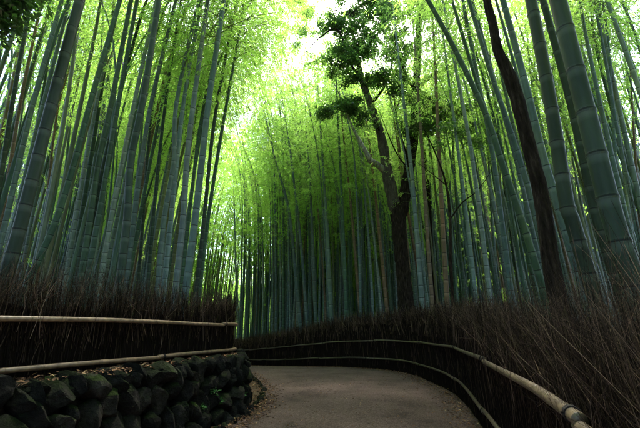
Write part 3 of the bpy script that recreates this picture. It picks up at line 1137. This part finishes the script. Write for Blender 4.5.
for p in placed:
    try_place(p[0], p[1], 0.0)
rr = random.Random(21)
for _ in range(26000):
    y = rr.uniform(-9, 50)
    x = rr.uniform(-32, 34)
    left = x < XL(y) - 0.55
    right = x > XF(y) + 0.55 or (y > 47 and not left)
    if not (left or right):
        continue
    inview = y > 0.5 and abs(x) < 0.98 * y + 1.0
    if not inview and y > -1.5 and abs(x) < 1.2 * y + 3.5:
        continue
    if not inview and (x * x + (y - 4) ** 2 > 15 ** 2):
        continue
    if inview:
        if left and (y < 5.2 or x > XL(y) - 1.6 and y < 7.8):
            continue
        if right and y < 6.5:
            continue
        if right and 6 < y < 12.6 and 1.6 < x < 5.6:          # keep the forked tree clear
            continue
    if abs(x - 2.9) < 0.7 and abs(y - 12.9) < 0.8:
        continue
    dist = math.hypot(x, y)
    dmin = 0.70 + 0.006 * dist + (0.1 if not inview else 0)
    if rr.random() < 0.25: dmin *= 0.6
    if left and inview: dmin *= 1.15
    if try_place(x, y, dmin):
        cand.append((x, y, 'L' if left else 'R', inview))

vis = [c for c in cand if c[3]]
vis.sort(key=lambda c: math.hypot(c[0], c[1]))
N_THINGS = 300 - len(ST)
# those hidden deep behind the stand on the wall are left to the mass
things, rest = [], []
for c in vis:
    deep_left = c[2] == 'L' and (XL(c[1]) - c[0]) > 5.5
    deep_right = c[2] == 'R' and c[0] > 3 and (c[0] - XF(c[1])) > 9
    if len(things) < N_THINGS and not deep_left and not deep_right:
        things.append(c)
    else:
        rest.append(c)
rest += [c for c in cand if not c[3]]
for (x, y, side, _v) in things:
    vk = rr.randrange(9)
    edge = (XL(y) - x) if side == 'L' else (x - XF(y))
    over = edge < 3.0 and (side == 'L' and 6.5 < y < 24 or side == 'R' and y > 13.5)
    if over:
        vk = rr.choice((3, 5, 7))
        if side == 'L' and 7.0 < y < 19:
            vk = rr.choice((9, 10, 11))
    cm, cr, fn = VARIANTS[vk]
    gz = float(ground_z(x, y))
    root = link('bamboo', None, loc=(x, y, gz))
    k = rr.random()
    colr = 'tan' if k < 0.06 else 'yellow' if k > 0.93 else 'grey' if k < 0.42 else 'blue' if k < 0.76 else 'green' if k < 0.9 else 'dark'
    hs = rr.uniform(0.78, 1.08) * (1.0 if y < 20 else 1.42)
    if y > 17 and -0.205 < x / y < -0.13:            # lower crowns along the line of the path
        hs = min(hs, (0.63 * y + 1.0) / H0)
    cu = link('culm', cm, root)
    tint(cu, colr, rr)
    rot = rr.uniform(0, 2 * PI)
    edge = (XL(y) - x) if side == 'L' else (x - XF(y))
    if edge < 3.0:                                   # stems at the edge hang over the path
        rot = (0.2 if side == 'L' else PI + 0.3) + rr.gauss(0, 0.6 if vk < 9 else 0.35) - (vk * 2 * PI / 9 + 0.3 if vk < 9 else 0.0)
    crn = link('crown', LUSH_BENT[vk] if (over and y < 22 and side == 'L') or (y > 25 and edge < 12) else cr, root)
    for o in (cu, crn):
        o.scale = (hs, hs, hs)
        o.rotation_euler = (rr.gauss(0, 0.0), 0, rot)
    root.rotation_euler = (rr.gauss(0, 0.025), rr.gauss(0, 0.028), 0)
    thick = 'thin' if hs < 0.90 else 'tall'
    if side == 'L':
        tag(root, '%s %s bamboo culm deep in the stand above the stone wall' % (thick, WORD[colr]), 'bamboo', G_L)
    elif y < 13:
        tag(root, '%s %s bamboo culm further back behind the curving outer fence' % (thick, WORD[colr]), 'bamboo', G_R)
    else:
        tag(root, '%s %s bamboo culm in the crowded grove beyond the bend' % (thick, WORD[colr]), 'bamboo', G_C)

# the mass of stems and leaves behind
CV, CQ, CR_, CS = [], [], [], []
LV, LQ, LR = [], [], []
co = lo = 0
low_crowns = []
for k in range(8):
    fn = bent(H0, k * 1.05, 0.5 + 0.15 * k, 1.0 + 0.25 * k)
    low_crowns.append((fn,) + crown_geo(fn, H0, 0.36 if k < 4 else 0.12, 44 if k < 4 else 54, 5, 1.5, 0.165, 200 + k, branches=False))
low_culms = []
for k in range(8):
    fn = low_crowns[k][0]
    zs = np.linspace(-0.3, H0, 12)
    low_culms.append(tubes(fn(zs)[None], radius_at(np.clip(zs / H0, 0, 1), DIA0)[None], 6))
for (x, y, side, _v) in rest:
    deep = (XL(y) - x) if side == 'L' else (x - XF(y)) * (0.85 if y > 12 else 1)
    k = rr.randrange(4) if deep < 6.0 and y < 34 else 4 + rr.randrange(4)
    a = rr.uniform(0, 2 * PI)
    edge = (XL(y) - x) if side == 'L' else (x - XF(y))
    if edge < 3.0:
        k = 3
        a = (0.2 if side == 'L' else PI + 0.3) + rr.gauss(0, 0.5) - k * 1.05
    s = rr.uniform(0.88, 1.18) * (1.0 if y < 22 else 1.5)
    if y > 17 and -0.205 < x / y < -0.13:
        s = min(s, (0.63 * y + 1.0) / H0)
    ca, sa = math.cos(a) * s, math.sin(a) * s
    M = np.array([[ca, -sa, 0], [sa, ca, 0], [0, 0, s]])
    o = np.array([x, y, float(ground_z(x, y))])
    V, q = low_culms[k]
    CV.append(V @ M.T + o); CQ.append(q + co); co += len(V)
    CR_.append(np.full(len(V), rr.random()))
    if deep > (7.0 if side == 'L' else 8.5) and y < 24 + 0.3 * abs(x):
        continue                                   # the far sides stand bare and open
    if 13 < y < 30 and side == 'R' and rr.random() < 0.5:
        continue
    LV.append((o, a, s, k))
n_bare = 0
for _ in range(26000):
    y = rr.uniform(5.5, 66)
    x = rr.uniform(-46, 46)
    if abs(x) > 0.95 * y + 1:
        continue
    left = x < XL(y) - (2.0 if y < 30 else 0.6)
    right = x > XF(y) + (3.0 if y < 30 else 0.6) or (y > 47 and not left)
    if not (left or right) or not try_place(x, y, 0.40 + 0.007 * y) or (not left and y < 8):
        continue
    k = rr.randrange(8)
    a = rr.uniform(0, 2 * PI)
    s = rr.uniform(0.55, 0.9) if y < 20 else rr.uniform(0.7, 1.05)
    ca, sa = math.cos(a) * s, math.sin(a) * s
    M = np.array([[ca, -sa, 0], [sa, ca, 0], [0, 0, s]])
    V, q = low_culms[k]
    CV.append(V @ M.T + np.array([x, y, float(ground_z(x, y))])); CQ.append(q + co); co += len(V)
    CR_.append(np.full(len(V), rr.random() * 0.9))
    n_bare += 1
    if y > 34 and rr.random() < 0.45:
        LV.append((np.array([x, y, float(ground_z(x, y))]), a, s, 4 + k % 4))
g1 = link('bamboo_grove', np_mesh('bamboo_grove', np.vstack(CV), np.vstack(CQ), M_grove, {'rnd': np.concatenate(CR_)}, smooth=True))
tag(g1, 'dense mass of far bamboo stems filling the depth of the grove', 'bamboo', kind='stuff')
# leaves of the mass: one object that sets leafy crowns on its points
src = bpy.data.collections.new('foliage_sources')
for k in range(8):
    _f, V, q, rn, mi = low_crowns[k]
    src.objects.link(bpy.data.objects.new('foliage_source_%d' % k, np_mesh('foliage', V, q, M_leaf, {'rnd': rn})))
pm = bpy.data.meshes.new('bamboo_foliage')
pm.vertices.add(len(LV))
pm.vertices.foreach_set('co', np.array([v[0] for v in LV], np.float32).ravel())
for nm, col_ in (('turn', 1), ('size', 2)):
    pm.attributes.new(nm, 'FLOAT', 'POINT').data.foreach_set('value', np.array([v[col_] for v in LV], np.float32))
pm.attributes.new('pick', 'INT', 'POINT').data.foreach_set('value', np.array([v[3] for v in LV], np.int32))
pm.materials.append(M_leaf)
g2 = link('bamboo_foliage', pm)
gt = bpy.data.node_groups.new('leaf_crowns', 'GeometryNodeTree')
gt.interface.new_socket('Geometry', in_out='INPUT', socket_type='NodeSocketGeometry')
gt.interface.new_socket('Geometry', in_out='OUTPUT', socket_type='NodeSocketGeometry')
gi, go = gt.nodes.new('NodeGroupInput'), gt.nodes.new('NodeGroupOutput')
ci = gt.nodes.new('GeometryNodeCollectionInfo')
ci.inputs['Collection'].default_value = src
ci.inputs['Separate Children'].default_value = True
ci.inputs['Reset Children'].default_value = True
ip = gt.nodes.new('GeometryNodeInstanceOnPoints')
ip.inputs['Pick Instance'].default_value = True


def named(nm, kind):
    n = gt.nodes.new('GeometryNodeInputNamedAttribute')
    n.data_type = kind
    n.inputs['Name'].default_value = nm
    return n.outputs['Attribute']


cx_ = gt.nodes.new('ShaderNodeCombineXYZ')
gt.links.new(named('turn', 'FLOAT'), cx_.inputs['Z'])
gt.links.new(gi.outputs[0], ip.inputs['Points'])
gt.links.new(ci.outputs[0], ip.inputs['Instance'])
gt.links.new(named('pick', 'INT'), ip.inputs['Instance Index'])
gt.links.new(cx_.outputs[0], ip.inputs['Rotation'])
gt.links.new(named('size', 'FLOAT'), ip.inputs['Scale'])
gt.links.new(ip.outputs[0], go.inputs[0])
g2.modifiers.new('leaf_crowns', 'NODES').node_group = gt
tag(g2, 'bright green mass of bamboo leaves above the far grove', 'foliage', kind='stuff')
print('bare', n_bare, 'bamboo: measured', len(ST), 'things', len(things), 'rest', len(rest), 'leafy', len(LV))


# ------------------------------------------------------------------ broadleaf trees
def limb(pts, rads, S=10, wob=0.0):
    P = catmull(np.asarray(pts, float), 14)
    rad = np.interp(np.linspace(0, 1, len(P)), np.linspace(0, 1, len(rads)), rads)
    rad = rad * (1 + wob * np.sin(np.arange(len(P)) * 0.9) * 0.5)
    V, q = tubes(P[None], rad[None], S)
    if wob > 0:
        K = len(P)
        kk, jj = np.meshgrid(np.arange(K), np.arange(S), indexing='ij')
        a = jj / S * 2 * PI
        bumps = 0.9 * np.sin(kk * 0.55 + 2 * np.sin(a + len(P))) * np.sin(2 * a + kk * 0.13) + 0.6 * np.sin(5 * a + kk * 0.35) + rng.normal(0, 0.5, (K, S))
        V = (P[:, None] + (V.reshape(K, S, 3) - P[:, None]) * (1 + 1.3 * wob * bumps)[:, :, None]).reshape(-1, 3)
    return V, q


def merge(parts):
    V, Q, o = [], [], 0
    for v, q in parts:
        V.append(v); Q.append(q + o); o += len(v)
    return np.vstack(V), np.vstack(Q)


def clump_leaves(centres, per, size, seed, flat=0.6, sub=9):
    """leaf clumps: each centre (x,y,z,r) becomes sprays of leaves with gaps between"""
    r = np.random.default_rng(seed)
    Cs = []
    for (x, y, z, rad) in centres:
        m = int(per * rad * rad * 6)
        g = max(3, m // sub)
        sp = unit(r.normal(0, 1, (g, 3))) * (r.random((g, 1)) ** 0.45) * rad
        sp[:, 2] *= flat
        tw = np.repeat(sp, sub, 0) + r.normal(0, 0.10, (g * sub, 3)) * np.array([1, 1, 0.5])
        Cs.append(tw + np.array([x, y, z]))
    C = np.vstack(Cs)
    n = len(C)
    th = r.uniform(0, 2 * PI, n)
    D = np.stack([np.cos(th), np.sin(th), r.normal(-0.25, 0.4, n)], 1)
    Nn = unit(np.stack([r.normal(0, 0.5, n), r.normal(0, 0.5, n), np.ones(n)], 1))
    L = size * r.uniform(0.7, 1.3, n)
    V, q = leaf_quads(C, D, Nn, L, L * r.uniform(0.38, 0.5, n), 0.12)
    return V, q, np.repeat(r.random(n), 4)


def twigs_to(clumps, anchors, r0):
    """a thin bending twig from the nearest anchor on the limbs to every leaf clump"""
    out_ = []
    A_ = np.array(anchors)
    for c_ in clumps:
        c_ = np.array(c_[:3])
        a_ = A_[np.argmin(np.linalg.norm(A_ - c_, axis=1))]
        mid = (a_ + c_) / 2 + rng.normal(0, 0.08, 3) + np.array([0, 0, 0.08])
        out_.append(limb([a_, mid, c_], [r0, r0 * 0.7, r0 * 0.2], 4))
    return merge(out_)


TY = 12.9
base = at(405, 307, TY)
tz = float(ground_z(base[0], TY))
tree = link('forked_tree', None, loc=(base[0], TY, tz))
tag(tree, 'dark-trunked forked broadleaf tree with glossy dark leaves behind the outer fence', 'tree')
toff = np.array([base[0], TY, tz])
PXM = TY / 350.0


def tp(x, y, dy=0.0):
    return at(x, y, TY + dy)


V, q = limb([(base[0] + 0.04, TY, tz - 0.3), tp(407, 315), tp(404, 280), tp(400, 240), tp(397, 205)], [0.36, 0.29, 0.25, 0.25, 0.28], 16, 0.04)
trunk = link('trunk', np_mesh('trunk', V - toff, q, M_dark_bark, smooth=True), tree)
V, q = merge([
    limb([tp(399, 222), tp(392, 195), tp(386, 165), tp(381, 135), tp(371, 105), tp(362, 80), tp(356, 50), tp(349, 15)], [0.22, 0.24, 0.21, 0.17, 0.15, 0.13, 0.09, 0.05], 12, 0.05),
])
link('limb', np_mesh('limb', V - toff, q, M_bark, smooth=True), trunk)
V, q = limb([tp(400, 222), tp(404, 200), tp(409, 170), tp(414, 130), tp(416, 90), tp(418, 50), tp(420, 0), tp(424, -60)], [0.20, 0.23, 0.21, 0.20, 0.17, 0.15, 0.12, 0.06], 12, 0.05)
link('limb', np_mesh('limb', V - toff, q, M_dark_bark, smooth=True), trunk)
V, q = limb([tp(385, 172), tp(378, 165, -0.2), tp(370, 160, -0.4), tp(366, 152, -0.5), tp(355, 132, -0.5), tp(346, 112, -0.5)], [0.12, 0.12, 0.11, 0.09, 0.05, 0.025], 9, 0.08)
link('broken_limb', np_mesh('broken_limb', V - toff, q, M_pale_bark, smooth=True), trunk)['label'] = 'pale broken side branch'
V, q = merge([
    limb([tp(416, 90), tp(432, 76, 0.3), tp(452, 66, 0.5), tp(474, 52, 0.6), tp(500, 38, 0.6)], [0.09, 0.08, 0.07, 0.05, 0.02], 8, 0.05),
    limb([tp(413, 130), tp(425, 110, -0.3), tp(440, 95, -0.5)], [0.05, 0.035, 0.015], 6),
    limb([tp(362, 80), tp(350, 62, -0.4), tp(338, 30, -0.5), tp(322, 36, -0.6), tp(306, 52, -0.7)], [0.06, 0.05, 0.04, 0.03, 0.012], 7),
    limb([tp(371, 105), tp(385, 85, -0.3), tp(394, 55, -0.4), tp(398, 20, -0.4)], [0.06, 0.045, 0.03, 0.012], 7),
    limb([tp(381, 135), tp(372, 120, -0.4), tp(352, 108, -0.7), tp(336, 104, -0.8)], [0.045, 0.035, 0.025, 0.01], 6),
    limb([tp(410, 165), tp(402, 140, -0.4), tp(396, 115, -0.5), tp(404, 90, -0.6)], [0.05, 0.04, 0.03, 0.012], 6),
    limb([tp(416, 95), tp(404, 70, -0.5), tp(392, 40, -0.6)], [0.05, 0.035, 0.012], 6),
    limb([tp(409, 170), tp(395, 150, -0.6), tp(378, 108, -0.8)], [0.03, 0.025, 0.01], 6)])
link('branch', np_mesh('branch', V - toff, q, M_dark_bark, smooth=True), trunk)
cl, anchors = [], [tp(x, y) for x, y in ((381, 135), (371, 105), (362, 80), (356, 50), (349, 15), (414, 130), (416, 90), (418, 50), (420, 0), (432, 76), (452, 66), (350, 62), (394, 55), (396, 115), (352, 108))]
for (x, y, r_, dy) in [(350, 55, 0.85, -0.3), (335, 62, 0.6, -0.5), (368, 40, 0.8, -0.4), (345, 28, 0.65, -0.2), (380, 18, 0.8, -0.4), (398, 35, 0.6, -0.5),
                       (360, 78, 0.55, -0.4), (345, 108, 0.62, -0.7), (330, 112, 0.45, -0.8), (368, 118, 0.45, -0.6), (395, 62, 0.6, -0.5), (408, 88, 0.55, -0.6),
                       (425, 105, 0.55, -0.4), (440, 112, 0.5, -0.4), (455, 108, 0.4, -0.3), (412, 125, 0.45, -0.5), (430, 128, 0.45, -0.5), (385, 82, 0.5, -0.6),
                       (412, 12, 0.7, 0.1), (436, 8, 0.6, 0.2), (330, 20, 0.4, -0.5), (468, 128, 0.4, 0.2), (478, 140, 0.35, 0.2), (372, 5, 0.8, 0.0), (352, 0, 0.6, 0.0), (400, -15, 0.9, 0)]:
    p = tp(x, y, dy)
    for _j in range(6):                              # ragged sprays round each branch end
        a_ = random.uniform(0, 2 * PI)
        e_ = random.uniform(0.25, 1.25) * r_
        cl.append((p[0] + e_ * math.cos(a_), p[1] + e_ * math.sin(a_), p[2] + random.uniform(-0.55, 0.5) * r_, r_ * random.uniform(0.32, 0.62)))
V, q, rn = clump_leaves(cl, 470, 0.125, 5, 0.5)
link('crown', np_mesh('crown', V - toff, q, M_dark_leaf, {'rnd': rn}), tree)
V, q = twigs_to(cl, anchors, 0.014)
link('twigs', np_mesh('twigs', V - toff, q, M_dark_bark), trunk)

# light green broadleaf boughs over the path, from a second tree that leans in
BY = 15.5
b0 = at(432, 320, BY)
bz = float(ground_z(b0[0], BY))
mtree = link('maple_tree', None, loc=(b0[0], BY, bz))
tag(mtree, 'slender tree with airy light green leaves spreading over the path', 'tree')
moff = np.array([b0[0], BY, bz])
mp = lambda x, y, dy=0.0: at(x, y, BY + dy)
V, q = merge([limb([(b0[0], BY, bz - 0.2), mp(431, 250), mp(428, 190), mp(420, 130), mp(404, 70), mp(385, 20), mp(370, -30)], [0.11, 0.10, 0.09, 0.075, 0.06, 0.045, 0.02], 9, 0.03),
              limb([mp(404, 70), mp(370, 30), mp(335, 10), mp(305, 5)], [0.05, 0.04, 0.025, 0.01], 6),
              limb([mp(395, 45), mp(350, -5), mp(310, -25), mp(285, -20)], [0.04, 0.03, 0.02, 0.01], 6)])
link('trunk', np_mesh('trunk', V - moff, q, M_dark_bark, smooth=True), mtree)
cl = []
for (x, y, r_) in [(300, 20, 0.7), (318, 8, 0.7), (285, 45, 0.5), (330, 45, 0.5), (300, -15, 0.9), (340, -20, 0.9), (370, -25, 0.9), (292, 5, 0.6), (310, 62, 0.4), (355, 15, 0.5), (285, -15, 0.7)]:
    p = mp(x, y)
    for _j in range(6):
        a_ = random.uniform(0, 2 * PI)
        e_ = random.uniform(0.2, 1.5) * r_
        cl.append((p[0] + e_ * math.cos(a_), p[1] + e_ * math.sin(a_), p[2] + random.uniform(-0.6, 0.6) * r_, r_ * random.uniform(0.35, 0.7)))
V, q, rn = clump_leaves(cl, 420, 0.11, 8, 0.5)
link('crown', np_mesh('crown', V - moff, q, M_mid_leaf, {'rnd': rn}), mtree)
V, q = twigs_to(cl, [mp(x, y) for x, y in ((404, 70), (370, 30), (335, 10), (305, 5), (350, -5), (310, -25), (285, -20), (385, 20))], 0.012)
link('twigs', np_mesh('twigs', V - moff, q, M_dark_bark), mtree)

# bent dark trunk close behind the outer fence
DY = 3.5
d0 = at(556, 290, DY)
dz = float(ground_z(d0[0], DY))
dtree = link('bent_tree', None, loc=(d0[0] + 0.05, DY, dz))
tag(dtree, 'dark brown bent tree trunk rising among thick culms behind the outer fence', 'tree')
doff = np.array([d0[0] + 0.05, DY, dz])
dp = lambda x, y, dy=0.0: at(x, y, DY + dy)
V, q = limb([(d0[0] + 0.06, DY, dz - 0.2), dp(556, 290), dp(548, 240), dp(540, 190), dp(530, 150), dp(520, 110), dp(511, 80), dp(498, 50), dp(492, 20), dp(487, 0), dp(482, -50), dp(486, -130)],
            [0.088, 0.08, 0.076, 0.072, 0.069, 0.071, 0.073, 0.055, 0.049, 0.046, 0.045, 0.04], 20, 0.02)
dtr = link('trunk', np_mesh('trunk', V - doff, q, M_dark_bark, smooth=True), dtree)
top = dp(486, -130)
brs, cl = [], []
for k in range(7):
    a = k * 0.9
    e = top + np.array([1.1 * math.cos(a), 1.1 * math.sin(a), 1.2 + 0.3 * (k % 3)])
    brs.append(limb([top - np.array([0, 0, 0.1]), top + (e - top) * 0.5 + np.array([0, 0, 0.2]), e], [0.04, 0.03, 0.012], 6))
    cl.append((e[0], e[1], e[2], 0.7))
V, q = merge(brs)
link('branch', np_mesh('branch', V - doff, q, M_dark_bark, smooth=True), dtr)
V, q, rn = clump_leaves(cl, 90, 0.15, 12, 0.6)
link('crown', np_mesh('crown', V - doff, q, M_dark_leaf, {'rnd': rn}), dtree)

# thin dark sapling with an arching branch
SY = 9.6
s0 = at(450, 305, SY)
sz = float(ground_z(s0[0], SY))
sap = link('sapling', None, loc=(s0[0], SY, sz))
tag(sap, 'thin dark sapling with one arching bare branch near the forked tree', 'tree')
soff = np.array([s0[0], SY, sz])
spt = lambda x, y, dy=0.0: at(x, y, SY + dy)
V, q = merge([limb([(s0[0], SY, sz - 0.2), spt(451, 270), spt(450, 215), spt(445, 180), spt(434, 150), spt(422, 125)], [0.05, 0.045, 0.04, 0.03, 0.02, 0.01], 8),
              limb([spt(451, 218), spt(462, 203, -0.1), spt(478, 190, -0.2), spt(492, 170, -0.2)], [0.022, 0.02, 0.016, 0.006], 6),
              limb([spt(446, 185), spt(430, 172), spt(414, 160)], [0.016, 0.012, 0.005], 5)])
link('trunk', np_mesh('trunk', V - soff, q, M_dark_bark, smooth=True), sap)
cl = []
for (x, y, r_) in [(446, 128, 0.35), (462, 135, 0.35), (474, 142, 0.3), (436, 145, 0.25)]:
    p = spt(x, y)
    cl.append((p[0], p[1], p[2], r_))
V, q, rn = clump_leaves(cl, 260, 0.11, 15, 0.5)
link('crown', np_mesh('crown', V - soff, q, M_dark_leaf, {'rnd': rn}), sap)

# evergreen on the bank whose low bough hangs into the view
EY = 2.6
e0 = (-4.1, 2.2)
ez = float(ground_z(*e0))
ev = link('evergreen_tree', None, loc=(e0[0], e0[1], ez))
tag(ev, 'black-green evergreen bough hanging in above the wall stand', 'tree')
eoff = np.array([e0[0], e0[1], ez])
tip = at(2, -6, EY)
V, q = merge([limb([(e0[0], e0[1], ez - 0.2), (e0[0] + 0.02, e0[1], ez + 1.6), (e0[0] - 0.05, e0[1] + 0.05, ez + 3.4), (e0[0], e0[1], ez + 5.2)], [0.10, 0.085, 0.06, 0.02], 10),
              limb([(e0[0] - 0.05, e0[1] + 0.05, ez + 3.3), ((e0[0] + tip[0]) / 2, (e0[1] + tip[1]) / 2, max(tip[2], ez + 3.5) + 0.15), tuple(tip)], [0.035, 0.025, 0.008], 7)])
link('trunk', np_mesh('trunk', V - eoff, q, M_dark_bark, smooth=True), ev)
cl = []
for (x, y, r_) in [(-4, -2, 0.17), (6, -14, 0.18), (-16, 14, 0.18), (-22, -10, 0.30), (-6, -32, 0.35), (-40, 4, 0.36)]:
    p = at(x, y, EY)
    cl.append((p[0], p[1], p[2], r_))
cl += [(e0[0], e0[1], ez + 4.2, 0.7), (e0[0] - 0.4, e0[1] + 0.2, ez + 5.0, 0.7), (e0[0] + 0.2, e0[1] - 0.5, ez + 5.0, 0.6)]
V, q, rn = clump_leaves(cl, 2600, 0.075, 25, 0.8)
link('crown', np_mesh('crown', V - eoff, q, M_dark_leaf, {'rnd': rn * 0.3}), ev)

# small ferns in the wall joints
for (x, y, Y) in [(206, 392, 5.15), (215, 402, 5.3), (196, 408, 4.9), (238, 395, 6.0)]:
    p = at(x, y, Y)
    n = 46
    a = rng.uniform(0, 2 * PI, n)
    D = np.stack([0.6 + 0.5 * np.cos(a), -0.5 + 0.6 * np.sin(a), rng.uniform(-0.1, 0.7, n)], 1)
    C = rng.normal(0, 0.022, (n, 3))
    L = rng.uniform(0.03, 0.075, n)
    V, q = leaf_quads(C, D, unit(rng.normal(0, 0.4, (n, 3)) + np.array([0, 0, 1])), L, L * 0.4)
    fx = float(XW(p[1])) + 0.14
    fo = link('fern', np_mesh('fern', V, q, M_fern), loc=(fx, p[1], p[2]))
    tag(fo, 'tiny bright green fern growing in a joint of the stone wall', 'fern', 'ferns in the stone wall')
